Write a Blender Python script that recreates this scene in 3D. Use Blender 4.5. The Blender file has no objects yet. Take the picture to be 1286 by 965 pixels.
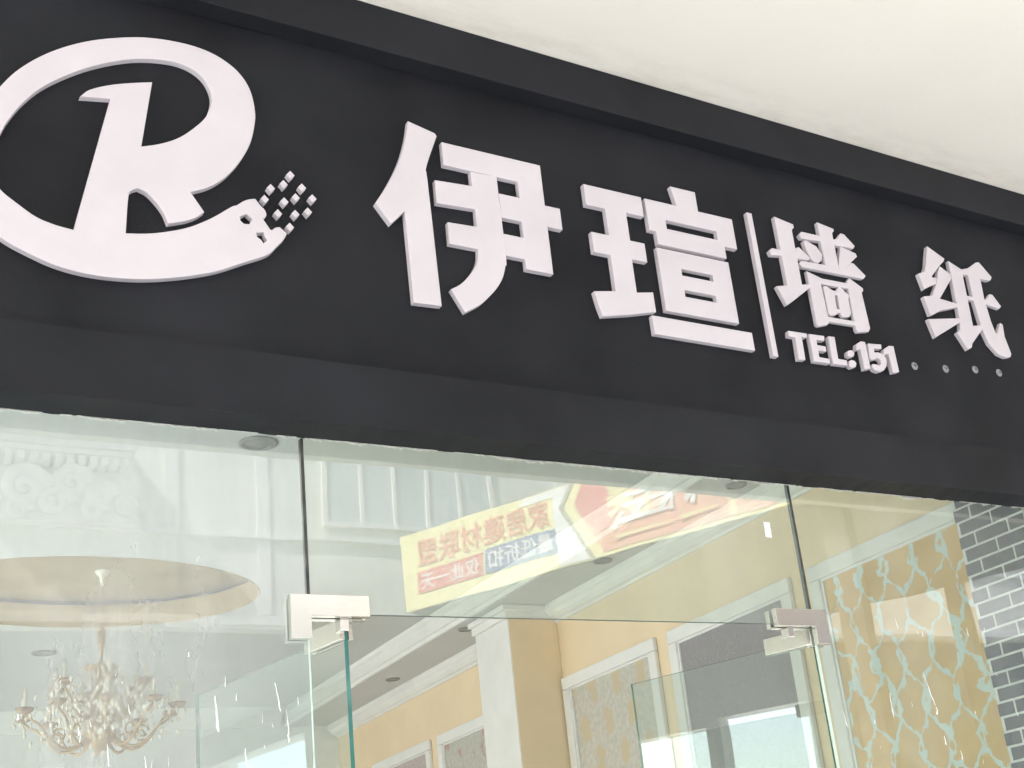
import bpy, bmesh, math, random, json
from mathutils import Matrix, Vector
random.seed(7)
sc = bpy.context.scene
COL = sc.collection

# ------------------------------------------------------------------ camera
cam = bpy.data.cameras.new('camera')
cam.sensor_fit = 'HORIZONTAL'; cam.sensor_width = 36.0
cam.lens = 1602.08 / 1286 * 36
cam.shift_x = -0.09353; cam.shift_y = 0.07979
cam.clip_end = 800
cam_ob = bpy.data.objects.new('camera', cam); COL.objects.link(cam_ob)
RIGHT = Vector((0.84312642, -0.52322441, -0.12399213))
DOWN = Vector((0.08264433, 0.35394321, -0.93160835))
FWD = Vector((0.5313264, 0.77521637, 0.3416604))
cam_ob.matrix_world = Matrix(((RIGHT.x, -DOWN.x, -FWD.x, 0), (RIGHT.y, -DOWN.y, -FWD.y, -3.0),
                              (RIGHT.z, -DOWN.z, -FWD.z, 1.6), (0, 0, 0, 1)))
sc.camera = cam_ob

# ------------------------------------------------------------------ sky, sun, exposure
SUN = Vector((-0.78, 0.30, 0.98)).normalized()
world = bpy.data.worlds.new('World'); sc.world = world; world.use_nodes = True
wn = world.node_tree.nodes; wl = world.node_tree.links
sky = wn.new('ShaderNodeTexSky'); sky.sky_type = 'NISHITA'; sky.sun_disc = False
sky.sun_elevation = math.asin(SUN.z); sky.sun_rotation = math.atan2(SUN.x, SUN.y)
sky.air_density = 1.0; sky.dust_density = 2.0
wl.new(sky.outputs[0], wn['Background'].inputs[0]); wn['Background'].inputs[1].default_value = 0.15
sun = bpy.data.lights.new('sun', 'SUN'); sun.energy = 4.0; sun.angle = math.radians(0.6); sun.color = (1, 0.97, 0.93)
sun_ob = bpy.data.objects.new('sun', sun); COL.objects.link(sun_ob)
sun_ob.rotation_euler = SUN.to_track_quat('Z', 'Y').to_euler(); sun_ob.location = (-10, 5, 20)
vs = sc.view_settings
vs.view_transform = 'Standard'; vs.look = 'None'; vs.gamma = 1; vs.exposure = 2.27; vs.use_curve_mapping = False
sc.render.engine = 'CYCLES'
sc.cycles.use_denoising = True
sc.cycles.max_bounces = 14; sc.cycles.diffuse_bounces = 6; sc.cycles.transparent_max_bounces = 24
sc.cycles.sample_clamp_indirect = 8.0

# ------------------------------------------------------------------ materials
def new_mat(name):
    m = bpy.data.materials.new(name); m.use_nodes = True
    return m, m.node_tree.nodes, m.node_tree.links, m.node_tree.nodes['Principled BSDF']

def mat(name, col, rough=0.6, var=0.12, scale=6.0, bump=0.0, bscale=60.0, metal=0.0, col2=None, detail=6, spec=0.5):
    """principled surface; noise drifts the base colour a little and gives fine relief"""
    m, n, l, b = new_mat(name)
    tc = n.new('ShaderNodeTexCoord')
    nz = n.new('ShaderNodeTexNoise'); nz.inputs['Scale'].default_value = scale; nz.inputs['Detail'].default_value = detail
    l.new(tc.outputs['Object'], nz.inputs['Vector'])
    r = n.new('ShaderNodeValToRGB')
    c2 = col2 or tuple(min(1, c * (1 + var)) for c in col)
    c1 = tuple(c * (1 - var) for c in col) if col2 is None else col
    r.color_ramp.elements[0].position = 0.3; r.color_ramp.elements[0].color = (*c1, 1)
    r.color_ramp.elements[1].position = 0.7; r.color_ramp.elements[1].color = (*c2, 1)
    l.new(nz.outputs['Fac'], r.inputs['Fac']); l.new(r.outputs['Color'], b.inputs['Base Color'])
    b.inputs['Roughness'].default_value = rough; b.inputs['Metallic'].default_value = metal
    b.inputs['Specular IOR Level'].default_value = spec
    if bump:
        n2 = n.new('ShaderNodeTexNoise'); n2.inputs['Scale'].default_value = bscale; n2.inputs['Detail'].default_value = 4
        l.new(tc.outputs['Object'], n2.inputs['Vector'])
        bp = n.new('ShaderNodeBump'); bp.inputs['Strength'].default_value = bump; bp.inputs['Distance'].default_value = 0.01
        l.new(n2.outputs['Fac'], bp.inputs['Height']); l.new(bp.outputs['Normal'], b.inputs['Normal'])
    return m

def math_node(n, l, op, a, b=None):
    x = n.new('ShaderNodeMath'); x.operation = op
    for i, v in enumerate((a, b)):
        if v is None: continue
        if isinstance(v, (int, float)): x.inputs[i].default_value = v
        else: l.new(v, x.inputs[i])
    return x.outputs[0]

def glass_mat(name, tint, ior, dust_haze, dust_haze_scale, rough=0.0):
    """thin pane: clear body, mirror reflection by Fresnel on the outer faces, a patchy dusty film thickened to paint in reflected haze"""
    m = bpy.data.materials.new(name); m.use_nodes = True
    n = m.node_tree.nodes; l = m.node_tree.links
    n.remove(n['Principled BSDF']); out = n['Material Output']
    tr = n.new('ShaderNodeBsdfTransparent'); tr.inputs[0].default_value = (*tint, 1)
    gl = n.new('ShaderNodeBsdfGlossy'); gl.inputs['Roughness'].default_value = rough
    fr = n.new('ShaderNodeFresnel'); fr.inputs['IOR'].default_value = ior
    tw = n.new('ShaderNodeTexCoord'); wv = n.new('ShaderNodeTexNoise'); wv.inputs['Scale'].default_value = 2.3; wv.inputs['Detail'].default_value = 1
    l.new(tw.outputs['Object'], wv.inputs['Vector'])
    wb = n.new('ShaderNodeBump'); wb.inputs['Strength'].default_value = 1.0; wb.inputs['Distance'].default_value = 0.0006
    l.new(wv.outputs['Fac'], wb.inputs['Height']); l.new(wb.outputs['Normal'], gl.inputs['Normal'])
    ge = n.new('ShaderNodeNewGeometry')
    front = math_node(n, l, 'SUBTRACT', 1.0, ge.outputs['Backfacing'])
    fac = math_node(n, l, 'MULTIPLY', fr.outputs[0], front)
    mx = n.new('ShaderNodeMixShader')
    l.new(fac, mx.inputs[0]); l.new(tr.outputs[0], mx.inputs[1]); l.new(gl.outputs[0], mx.inputs[2])
    df = n.new('ShaderNodeBsdfDiffuse'); df.inputs[0].default_value = (0.76, 0.775, 0.735, 1)
    tc = n.new('ShaderNodeTexCoord'); mp = n.new('ShaderNodeMapping')
    mp.inputs['Scale'].default_value = (dust_haze_scale, dust_haze_scale, dust_haze_scale * 0.25)
    l.new(tc.outputs['Object'], mp.inputs[0])
    nz = n.new('ShaderNodeTexNoise'); nz.inputs['Scale'].default_value = 1.0; nz.inputs['Detail'].default_value = 8
    nz.inputs['Roughness'].default_value = 0.65
    l.new(mp.outputs[0], nz.inputs['Vector'])
    mr = n.new('ShaderNodeMapRange'); mr.inputs[1].default_value = 0.35; mr.inputs[2].default_value = 0.75
    mr.inputs[3].default_value = dust_haze * 0.30; mr.inputs[4].default_value = dust_haze * 1.1  # film strength also paints in the milky haze of reflections
    l.new(nz.outputs['Fac'], mr.inputs[0])
    dfac = math_node(n, l, 'MULTIPLY', mr.outputs[0], front)
    m2 = n.new('ShaderNodeMixShader')
    l.new(dfac, m2.inputs[0]); l.new(mx.outputs[0], m2.inputs[1]); l.new(df.outputs[0], m2.inputs[2])
    l.new(m2.outputs[0], out.inputs['Surface'])
    return m

M = {}
M['fascia'] = mat('charcoal paint', (0.0150, 0.0158, 0.0190), 0.62, 0.42, 2.2, 0.12, 140, spec=0.16, detail=10)
M['trim'] = mat('charcoal trim paint', (0.0170, 0.0180, 0.0215), 0.58, 0.26, 3.0, 0.12, 120, spec=0.17, detail=10)
M['letter'] = mat('white foam board letter', (0.635, 0.59, 0.62), 0.6, 0.05, 5.0, 0.05, 200)
M['letter_side'] = mat('letter cut edge', (0.60, 0.60, 0.61), 0.7, 0.06, 30.0, 0.1, 200)
M['spot'] = mat('pale stud', (0.26, 0.26, 0.275), 0.6, 0.1, 40)  # for the added discs that mimic blurred-out digits
M['soffit'] = mat('cream soffit paint', (0.875, 0.845, 0.755), 0.8, 0.025, 1.2, 0.08, 30)
M['plaster'] = mat('pale filler', (0.62, 0.62, 0.58), 0.9, 0.2, 60, 0.4, 200)
M['cream'] = mat('cream render', (0.82, 0.80, 0.75), 0.85, 0.05, 1.5, 0.2, 40)
M['render'] = mat('cream street render', (0.75, 0.735, 0.68), 0.85, 0.06, 0.7, 0.2, 40)
M['white'] = mat('white paint', (0.80, 0.79, 0.76), 0.6, 0.04, 5, 0.04, 60)
M['ceil'] = mat('ceiling paint', (0.60, 0.60, 0.585), 0.85, 0.03, 2, 0.04, 60)
M['tan'] = mat('tan wall paint', (0.83, 0.675, 0.465), 0.75, 0.05, 2.5, 0.08, 120)
M['recess'] = mat('aged gold leaf', (0.24, 0.165, 0.03), 0.7, 0.3, 3.2, col2=(0.38, 0.28, 0.085))
M['recess_wall'] = mat('recess beige', (0.46, 0.335, 0.11), 0.7, 0.12, 5)
M['floor'] = mat('pale floor tile', (0.80, 0.79, 0.76), 0.25, 0.08, 2)
M['pave'] = mat('pale paving', (0.74, 0.73, 0.70), 0.7, 0.15, 3, 0.2, 40)
M['street'] = mat('concrete street', (0.52, 0.51, 0.49), 0.9, 0.15, 0.8, 0.3, 30)
M['kerb'] = mat('kerb stone', (0.42, 0.41, 0.39), 0.85, 0.12, 5, 0.2, 50)
M['brick'] = mat('slate grey brick', (0.075, 0.088, 0.095), 0.8, 0.28, 22, 0.5, 120)
M['mortar'] = mat('pale mortar', (0.74, 0.75, 0.74), 0.95, 0.1, 40, 0.4, 150)
M['steel'] = mat('brushed steel', (0.62, 0.605, 0.56), 0.26, 0.06, 9, 0.02, 300, metal=1.0)
M['dark'] = mat('dark rubber', (0.02, 0.02, 0.02), 0.6, 0.1, 30)
M['seal'] = mat('dark sealant', (0.055, 0.055, 0.05), 0.7, 0.5, 25)
M['edge'] = mat('green glass edge', (0.05, 0.20, 0.17), 0.12, 0.3, 14, spec=0.8)
M['edge_pale'] = mat('polished glass edge', (0.62, 0.76, 0.70), 0.1, 0.15, 14, spec=0.8)
M['seam_edge'] = mat('dull glass edge', (0.10, 0.13, 0.12), 0.4, 0.3, 14)
M['glass'] = glass_mat('shop glass', (0.89, 0.935, 0.895), 2.0, 0.24, 3.0, 0.0)
M['glass_left'] = glass_mat('dusty shop glass', (0.905, 0.955, 0.95), 2.0, 0.41, 2.2, 0.0)
M['door_glass'] = glass_mat('door glass', (0.90, 0.95, 0.93), 2.9, 0.05, 3.0)
M['win_glass'] = glass_mat('window glass', (0.93, 0.96, 0.95), 1.5, 0.02, 3.0)
M['paint'] = mat('white paint splash', (0.86, 0.87, 0.86), 0.5, 0.04, 40)
M['sticker'] = mat('white sticker', (0.82, 0.83, 0.82), 0.6, 0.03, 30)
M['gold'] = mat('antique gold', (0.52, 0.33, 0.13), 0.35, 0.25, 20, metal=0.4)
M['cup'] = mat('amber glass cup', (0.40, 0.26, 0.15), 0.2, 0.2, 20)
M['crystal'] = mat('crystal', (0.82, 0.74, 0.60), 0.05, 0.05, 30, spec=1.0)
M['can'] = mat('lamp can grey', (0.27, 0.27, 0.255), 0.4, 0.1, 30)
M['ring'] = mat('lamp ring', (0.42, 0.42, 0.40), 0.6, 0.05, 30)
M['win_dark'] = mat('window glazing', (0.50, 0.555, 0.585), 0.08, 0.2, 0.6, spec=0.9)
M['shop_dark'] = mat('dark shop glazing', (0.05, 0.055, 0.06), 0.15, 0.3, 0.5, spec=0.6)
M['canopy'] = mat('grey canopy', (0.10, 0.10, 0.10), 0.8, 0.1, 2)
M['b_yellow'] = mat('banner yellow', (0.86, 0.81, 0.42), 0.7, 0.05, 2)
M['b_red'] = mat('banner red', (0.72, 0.22, 0.19), 0.7, 0.12, 2)
M['b_orange'] = mat('banner orange red', (0.82, 0.42, 0.30), 0.7, 0.08, 2)
M['b_text'] = mat('banner lettering red', (0.78, 0.30, 0.21), 0.7, 0.05, 2)
M['b_blue'] = mat('banner blue', (0.20, 0.26, 0.42), 0.7, 0.08, 2)
M['b_grey'] = mat('banner grey', (0.42, 0.42, 0.36), 0.7, 0.05, 2)
M['b_white'] = mat('banner white', (0.85, 0.85, 0.82), 0.7, 0.03, 2)

def wallpaper(name, kind):
    """flat printed wallpaper; object Y runs along the wall and Z up"""
    m, n, l, b = new_mat(name)
    b.inputs['Roughness'].default_value = 0.65
    tc = n.new('ShaderNodeTexCoord'); sep = n.new('ShaderNodeSeparateXYZ')
    nz = n.new('ShaderNodeTexNoise'); nz.inputs['Scale'].default_value = 7.0 if kind == 'vine' else 9.0; nz.inputs['Detail'].default_value = 5
    l.new(tc.outputs['Object'], nz.inputs['Vector'])
    fine = n.new('ShaderNodeTexNoise'); fine.inputs['Scale'].default_value = 34.0; fine.inputs['Detail'].default_value = 6
    l.new(tc.outputs['Object'], fine.inputs['Vector'])
    l.new(tc.outputs['Object'], sep.inputs[0])
    u = sep.outputs[1]; v = sep.outputs[2]
    W = lambda op, a, b_=None: math_node(n, l, op, a, b_)
    wob = W('MULTIPLY', W('SUBTRACT', nz.outputs['Fac'], 0.5), 0.20 if kind == 'vine' else 0.12)
    u2 = W('ADD', u, wob)
    def ramp(src, stops):
        r = n.new('ShaderNodeValToRGB'); e = r.color_ramp.elements
        while len(e) < len(stops): e.new(0.5)
        for k, (p, c) in enumerate(stops): e[k].position = p; e[k].color = (*c, 1)
        l.new(src, r.inputs['Fac']); return r.outputs['Color']
    def mix(f, a, b_):
        x = n.new('ShaderNodeMix'); x.data_type = 'RGBA'
        l.new(f, x.inputs[0])
        for k, v_ in ((6, a), (7, b_)):
            if isinstance(v_, tuple): x.inputs[k].default_value = (*v_, 1)
            else: l.new(v_, x.inputs[k])
        return x.outputs[2]
    if kind in ('vine', 'ogee', 'flower'):
        P, L, A = {'vine': (0.165, 0.40, 0.34), 'ogee': (0.26, 0.40, 0.30), 'flower': (0.3, 0.45, 0.2)}[kind]
        s = W('MULTIPLY', W('SINE', W('MULTIPLY', v, 2 * math.pi / L)), A)
        def line(sign, off):
            t = W('ADD', W('ADD', W('DIVIDE', u2, P), off), W('MULTIPLY', s, sign))
            f = W('ABSOLUTE', W('SUBTRACT', W('FRACT', t), 0.5))
            return f                                       # 0 on the line
        d = W('MINIMUM', line(1, 0.0), line(-1, 0.5))
        d = W('ADD', d, W('MULTIPLY', W('SUBTRACT', fine.outputs['Fac'], 0.5), 0.16))
    if kind == 'vine':
        base = ramp(nz.outputs['Fac'], [(0.3, (0.60, 0.38, 0.13)), (0.72, (0.73, 0.50, 0.22))])
        big = n.new('ShaderNodeTexNoise'); big.inputs['Scale'].default_value = 16.0; big.inputs['Detail'].default_value = 3
        l.new(tc.outputs['Object'], big.inputs['Vector'])
        d = W('SUBTRACT', d, W('MULTIPLY', W('SUBTRACT', big.outputs['Fac'], 0.5), 0.30))
        f = ramp(d, [(0.035, (1, 1, 1)), (0.085, (0, 0, 0))])
        colr = mix(f, base, (0.60, 0.70, 0.68))
    elif kind == 'ogee':
        base = ramp(fine.outputs['Fac'], [(0.3, (0.50, 0.48, 0.42)), (0.7, (0.62, 0.59, 0.52))])
        f = ramp(d, [(0.27, (0, 0, 0)), (0.36, (1, 1, 1))])
        colr = mix(f, base, (0.58, 0.49, 0.33))
    elif kind == 'flower':
        base = ramp(fine.outputs['Fac'], [(0.3, (0.46, 0.45, 0.40)), (0.7, (0.58, 0.56, 0.50))])
        f = ramp(nz.outputs['Fac'], [(0.58, (0, 0, 0)), (0.64, (1, 1, 1))])
        colr = mix(f, base, (0.50, 0.33, 0.29))
    elif kind == 'mauve':
        base = ramp(fine.outputs['Fac'], [(0.3, (0.44, 0.37, 0.36)), (0.7, (0.56, 0.48, 0.46))])
        colr = base
    else:
        t = W('SINE', W('MULTIPLY', W('ADD', u, W('MULTIPLY', W('SUBTRACT', nz.outputs['Fac'], 0.5), 0.30)), 130.0))
        colr = ramp(t, [(0.0, (0.30, 0.285, 0.29)), (0.75, (0.355, 0.345, 0.35)), (1.0, (0.27, 0.255, 0.265))])
    l.new(colr, b.inputs['Base Color'])
    return m
for k in ('vine', 'ogee', 'flower', 'mauve', 'grey'): M['wp_' + k] = wallpaper('wallpaper ' + k, k)

# the soffit carries grimy stains along its joint with the fascia
def soffit_mat():
    m = M['soffit']; n = m.node_tree.nodes; l = m.node_tree.links; b = n['Principled BSDF']
    src = b.inputs['Base Color'].links[0].from_socket
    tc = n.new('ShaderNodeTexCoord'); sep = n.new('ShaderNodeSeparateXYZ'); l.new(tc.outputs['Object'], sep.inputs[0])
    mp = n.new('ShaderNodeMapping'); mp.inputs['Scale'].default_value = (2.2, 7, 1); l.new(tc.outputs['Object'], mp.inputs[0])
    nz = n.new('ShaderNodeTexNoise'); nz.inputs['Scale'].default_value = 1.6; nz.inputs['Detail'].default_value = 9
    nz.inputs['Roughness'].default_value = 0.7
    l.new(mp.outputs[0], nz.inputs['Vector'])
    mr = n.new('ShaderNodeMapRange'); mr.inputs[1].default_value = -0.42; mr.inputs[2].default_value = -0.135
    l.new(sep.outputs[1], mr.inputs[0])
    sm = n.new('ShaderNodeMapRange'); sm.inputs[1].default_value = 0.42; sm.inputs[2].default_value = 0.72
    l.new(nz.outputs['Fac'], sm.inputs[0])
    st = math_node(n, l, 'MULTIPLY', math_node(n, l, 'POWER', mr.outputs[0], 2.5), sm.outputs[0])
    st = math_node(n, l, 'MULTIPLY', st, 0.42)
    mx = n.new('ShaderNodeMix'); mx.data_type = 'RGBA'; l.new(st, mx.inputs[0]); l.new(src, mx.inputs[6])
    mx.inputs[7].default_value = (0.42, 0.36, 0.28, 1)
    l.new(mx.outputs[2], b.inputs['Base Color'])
soffit_mat()

# ------------------------------------------------------------------ mesh helpers
def link(o, parent=None):
    COL.objects.link(o)
    if parent is not None: o.parent = parent
    return o

def mesh_obj(name, verts, faces, mats, parent=None, mi=None, smooth=False):
    me = bpy.data.meshes.new(name); me.from_pydata(verts, [], faces)
    for m in (mats if isinstance(mats, (list, tuple)) else [mats]): me.materials.append(m)
    if mi: 
        for p, k in zip(me.polygons, mi): p.material_index = k
    if smooth:
        for p in me.polygons: p.use_smooth = True
    me.update()
    return link(bpy.data.objects.new(name, me), parent)

def box_data(x0, x1, y0, y1, z0, z1):
    v = [(x0, y0, z0), (x1, y0, z0), (x1, y1, z0), (x0, y1, z0), (x0, y0, z1), (x1, y0, z1), (x1, y1, z1), (x0, y1, z1)]
    f = [(0, 3, 2, 1), (4, 5, 6, 7), (0, 1, 5, 4), (1, 2, 6, 5), (2, 3, 7, 6), (3, 0, 4, 7)]
    return v, f

def box(name, x0, x1, y0, y1, z0, z1, m, parent=None, bevel=0.0):
    v, f = box_data(x0, x1, y0, y1, z0, z1)
    o = mesh_obj(name, v, f, m, parent)
    if bevel:
        bm = bmesh.new(); bm.from_mesh(o.data)
        bmesh.ops.bevel(bm, geom=bm.edges[:], offset=bevel, segments=2, affect='EDGES', profile=0.6)
        bm.to_mesh(o.data); bm.free()
    return o

def boxes(name, lst, m, parent=None):
    V = []; F = []
    for b in lst:
        v, f = box_data(*b); k = len(V); V += v; F += [tuple(i + k for i in q) for q in f]
    return mesh_obj(name, V, F, m, parent)

def tag(o, label=None, cat=None, group=None, kind=None):
    for k, v in (('label', label), ('category', cat), ('group', group), ('kind', kind)):
        if v: o[k] = v
    return o

def empty(name, loc=(0, 0, 0)):
    o = bpy.data.objects.new(name, None); o.empty_display_size = 0.1; o.location = loc
    return link(o)

def flat_shape(name, loops, half, bevel, mats, parent=None, frame=None, side=True):
    """2-D outline with holes, extruded; frame maps curve (x, y, z) to the parent's space"""
    cu = bpy.data.curves.new(name, 'CURVE'); cu.dimensions = '2D'; cu.fill_mode = 'BOTH'
    cu.extrude = half; cu.bevel_depth = bevel; cu.bevel_resolution = 1
    for lp in loops:
        sp = cu.splines.new('POLY'); sp.points.add(len(lp) - 1); sp.use_cyclic_u = True
        for p, (a, b) in zip(sp.points, lp): p.co = (a, b, 0, 1)
    tmp = bpy.data.objects.new(name + '_tmp', cu); COL.objects.link(tmp)
    dg = bpy.context.evaluated_depsgraph_get()
    me = bpy.data.meshes.new_from_object(tmp.evaluated_get(dg))
    bpy.data.objects.remove(tmp); bpy.data.curves.remove(cu)
    if frame is not None: me.transform(frame)
    me.materials.clear()
    ml = mats if isinstance(mats, (list, tuple)) else [mats]
    for m in ml: me.materials.append(m)
    me.update(); me.name = name
    for p in me.polygons: p.use_smooth = False; p.material_index = 0
    return link(bpy.data.objects.new(name, me), parent)

# curve XY -> facade XZ; curve +z becomes -y (towards the street)
def facade_frame(y_mid):
    return Matrix(((1, 0, 0, 0), (0, 0, -1, y_mid), (0, 1, 0, 0), (0, 0, 0, 1)))

def lathe(name, prof, m, parent=None, seg=20, loc=(0, 0, 0)):
    V = []; F = []
    for r, z in prof:
        for k in range(seg):
            a = 2 * math.pi * k / seg; V.append((loc[0] + r * math.cos(a), loc[1] + r * math.sin(a), loc[2] + z))
    for i in range(len(prof) - 1):
        for k in range(seg):
            k2 = (k + 1) % seg; F.append((i * seg + k, i * seg + k2, (i + 1) * seg + k2, (i + 1) * seg + k))
    F.append(tuple(range(seg))[::-1]); F.append(tuple((len(prof) - 1) * seg + k for k in range(seg)))
    return mesh_obj(name, V, F, m, parent, smooth=True)

def tube_data(pts, rad, seg=8):
    V = []; F = []; n = len(pts); P = [Vector(p) for p in pts]
    for i, p in enumerate(P):
        t = (P[min(i + 1, n - 1)] - P[max(i - 1, 0)]).normalized()
        a = t.orthogonal().normalized() if i == 0 else (a - t * a.dot(t)).normalized()
        b = t.cross(a); r = rad[i] if isinstance(rad, (list, tuple)) else rad
        for k in range(seg):
            q = 2 * math.pi * k / seg; V.append(tuple(p + a * (r * math.cos(q)) + b * (r * math.sin(q))))
    for i in range(n - 1):
        for k in range(seg):
            k2 = (k + 1) % seg; F.append((i * seg + k, i * seg + k2, (i + 1) * seg + k2, (i + 1) * seg + k))
    F.append(tuple(range(seg))[::-1]); F.append(tuple((n - 1) * seg + k for k in range(seg)))
    return V, F

def tube(name, pts, rad, m, parent=None, seg=8):
    V, F = tube_data(pts, rad, seg); return mesh_obj(name, V, F, m, parent, smooth=True)

def merge(lst):
    V = []; F = []
    for v, f in lst:
        k = len(V); V += v; F += [tuple(i + k for i in q) for q in f]
    return V, F

def struct(o): o['kind'] = 'structure'; return o

# ------------------------------------------------------------------ the setting: ground, street, shop shell
struct(box('ground', -300, 300, -300, 300, -0.6, -0.16, M['street']))
struct(box('arcade_pavement', -14, 30, -3.6, -0.02, -0.3, 0.0, M['pave']))
struct(box('kerb', -14, 30, -3.78, -3.605, -0.3, -0.004, M['kerb'], bevel=0.015))
struct(box('shop_floor', -5.2, 4.05, 0.03, 7.5, -0.3, 0.002, M['floor']))
struct(box('arcade_soffit', -14, 30, -3.47, 0.10, 4.304, 4.42, M['soffit']))  # left end lengthened out of view to keep sun off the arcade
struct(box('upper_storey_wall', -14, 30, -3.45, 0.09, 4.425, 6.2, M['cream']))  # unseen; put in to block light, height cut to shorten its shadow
struct(box('shop_roof', -5.3, 30, 0.093, 9.0, 4.28, 6.2, M['cream']))
struct(box('wall_right', 4.05, 4.3, 0.02, 7.5, -0.2, 4.27, M['tan']))
struct(box('wall_back', -5.4, 4.3, 7.503, 7.75, -0.2, 4.27, M['white']))
# front wall of the neighbouring unit, beyond the right-hand glass
struct(box('wall_front', 4.053, 30, 0.0, 0.017, -0.2, 2.915, M['cream']))
# left wall with daylight openings (seen only mirrored in the open doors)
lw = struct(empty('wall_left', (-2.72, 0.02, 0))); lw.rotation_euler = (0, 0, math.radians(15))
bays = [(0.25, 0.95, 3.02), (1.06, 1.72, 2.96), (2.20, 3.65, 3.02), (3.80, 5.20, 3.02), (5.40, 7.10, 3.42)]
box('lintel', -0.1, 0.1, 0.0, 7.8, 3.45, 4.27, M['white'], lw)
box('low_wall', -0.1, 0.1, 0.0, 7.8, -0.2, 0.10, M['white'], lw)
edges = [0.0] + [e for b in bays for e in b[:2]] + [7.8]
for k in range(0, len(edges), 2): box('pier', -0.1, 0.1, edges[k], edges[k + 1], 0.103, 3.447, M['white'], lw)
for a, b, zt in bays:
    box('window_head', -0.098, 0.098, a + 0.001, b - 0.001, zt, 3.448, M['white'], lw)
    box('window', -0.006, 0.006, a + 0.002, b - 0.002, 0.105, zt - 0.002, M['win_glass'], lw)

# ------------------------------------------------------------------ shop ceiling with tray edge and oval recess
ell = [(1.37 + 0.95 * math.cos(t * math.pi / 40), 4.22 + 0.70 * math.sin(t * math.pi / 40)) for t in range(80)]
ceil = flat_shape('ceiling', [[(-2.62, 0.014), (3.6, 0.014), (3.6, 7.5), (-4.6, 7.5)], ell], 0.06, 0, M['ceil'],
                  frame=Matrix.Translation((0, 0, 3.76)))
struct(ceil)
V = []; F = []
for (x, y) in ell:
    x, y = 1.37 + (x - 1.37) * 0.994, 4.22 + (y - 4.22) * 0.994
    V += [(x, y, 3.697), (x, y, 3.835)]
N = len(ell)
for k in range(N):
    j = (k + 1) % N; F.append((2 * k, 2 * k + 1, 2 * j + 1, 2 * j))
mesh_obj('recess_wall', V, F, M['recess_wall'], ceil)
flat_shape('recess_panel', [[(1.37 + (x - 1.37) * 1.06, 4.22 + (y - 4.22) * 1.06) for x, y in ell]], 0.01, 0, M['recess'], ceil,
           Matrix.Translation((0, 0, 3.876)))
struct(box('ceiling_band', 3.603, 4.047, 0.014, 7.497, 3.55, 3.83, M['ceil']))

def extrude_y(name, prof, y0, y1, m, parent=None):
    n = len(prof); V = [(x, y0, z) for x, z in prof] + [(x, y1, z) for x, z in prof]
    F = [(k, (k + 1) % n, n + (k + 1) % n, n + k) for k in range(n)] + [tuple(range(n))[::-1], tuple(range(n, 2 * n))]
    return mesh_obj(name, V, F, m, parent)
def extrude_x(name, prof, x0, x1, m, parent=None):
    n = len(prof); V = [(x0, y, z) for y, z in prof] + [(x1, y, z) for y, z in prof]
    F = [(k, (k + 1) % n, n + (k + 1) % n, n + k) for k in range(n)] + [tuple(range(n))[::-1], tuple(range(n, 2 * n))]
    return mesh_obj(name, V, F, m, parent)
cprof = [(4.049, 3.445), (4.035, 3.445), (4.03, 3.458), (4.005, 3.466), (3.985, 3.482), (3.968, 3.505), (3.955, 3.515), (3.95, 3.53), (3.95, 3.549), (4.049, 3.549)]
struct(extrude_y('cornice', cprof, 0.36, 3.695, M['white']))
struct(extrude_y('cornice', cprof, 4.145, 7.49, M['white']))
tprof = [(3.602, 3.552), (3.585, 3.552), (3.575, 3.575), (3.585, 3.59), (3.585, 3.66), (3.56, 3.675), (3.55, 3.697), (3.602, 3.697)]
struct(extrude_y('tray_moulding', tprof, 0.1, 7.49, M['white']))
bprof = [(7.5, 3.55), (7.47, 3.55), (7.44, 3.60), (7.40, 3.64), (7.36, 3.698), (7.5, 3.698)]
struct(extrude_x('cornice', bprof, -4.5, 3.54, M['white']))

# projecting wall column halfway along the right wall
wc = empty('wall_column', (3.88, 3.92, 0)); tag(wc, 'square wall column, tan front and cream side, between framed wallpapers', 'column')
box('shaft', -0.175, 0.169, -0.217, 0.22, 0, 3.548, M['white'], wc)
box('front_facing', -0.170, 0.168, -0.222, -0.218, 0, 3.47, M['tan'], wc)
boxes('capital', [(-0.20, -0.176, -0.245, 0.22, 3.47, 3.547), (-0.176, 0.168, -0.245, -0.2225, 3.475, 3.547),
                  (-0.225, -0.2005, -0.27, 0.22, 3.515, 3.5465), (-0.2, 0.165, -0.27, -0.2455, 3.515, 3.5465)], M['white'], wc)

# framed wallpaper panels on the right wall
def wall_panel(y0, y1, z0, z1, wp, label):
    t = empty('wall_panel', (4.05, (y0 + y1) / 2, z0)); h = (y1 - y0) / 2; H = z1 - z0; w = 0.073
    tag(t, label, 'wall panel', 'framed wallpaper panels on the right wall')
    box('wallpaper', -0.006, -0.001, -h + w + 0.001, h - w - 0.001, w + 0.001, H - w - 0.001, wp, t)
    def rail(name, a0, a1, c0, c1):
        o = box(name, -0.028, -0.001, a0, a1, c0, c1, M['white'], t, bevel=0.007)
        return o
    rail('frame_rail', -h, h, H - w, H); rail('frame_rail', -h, h, 0, w)
    rail('frame_stile', -h, -h + w, w + 0.001, H - w - 0.001); rail('frame_stile', h - w, h, w + 0.001, H - w - 0.001)
    i = w + 0.001
    boxes('inner_bead', [(-0.016, -0.0065, -h + i, h - i, H - i - 0.012, H - i), (-0.016, -0.0065, -h + i, -h + i + 0.012, i, H - i - 0.0125),
                         (-0.016, -0.0065, h - i - 0.012, h - i, i, H - i - 0.0125)], M['white'], t)
wall_panel(0.302, 1.348, 0.85, 3.088, M['wp_vine'], 'tan wallpaper with pale blue vines in a white frame beside the grey bricks')
wall_panel(1.488, 2.531, 0.85, 3.088, M['wp_grey'], 'plain grey wallpaper in a white frame behind the right door')
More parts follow.
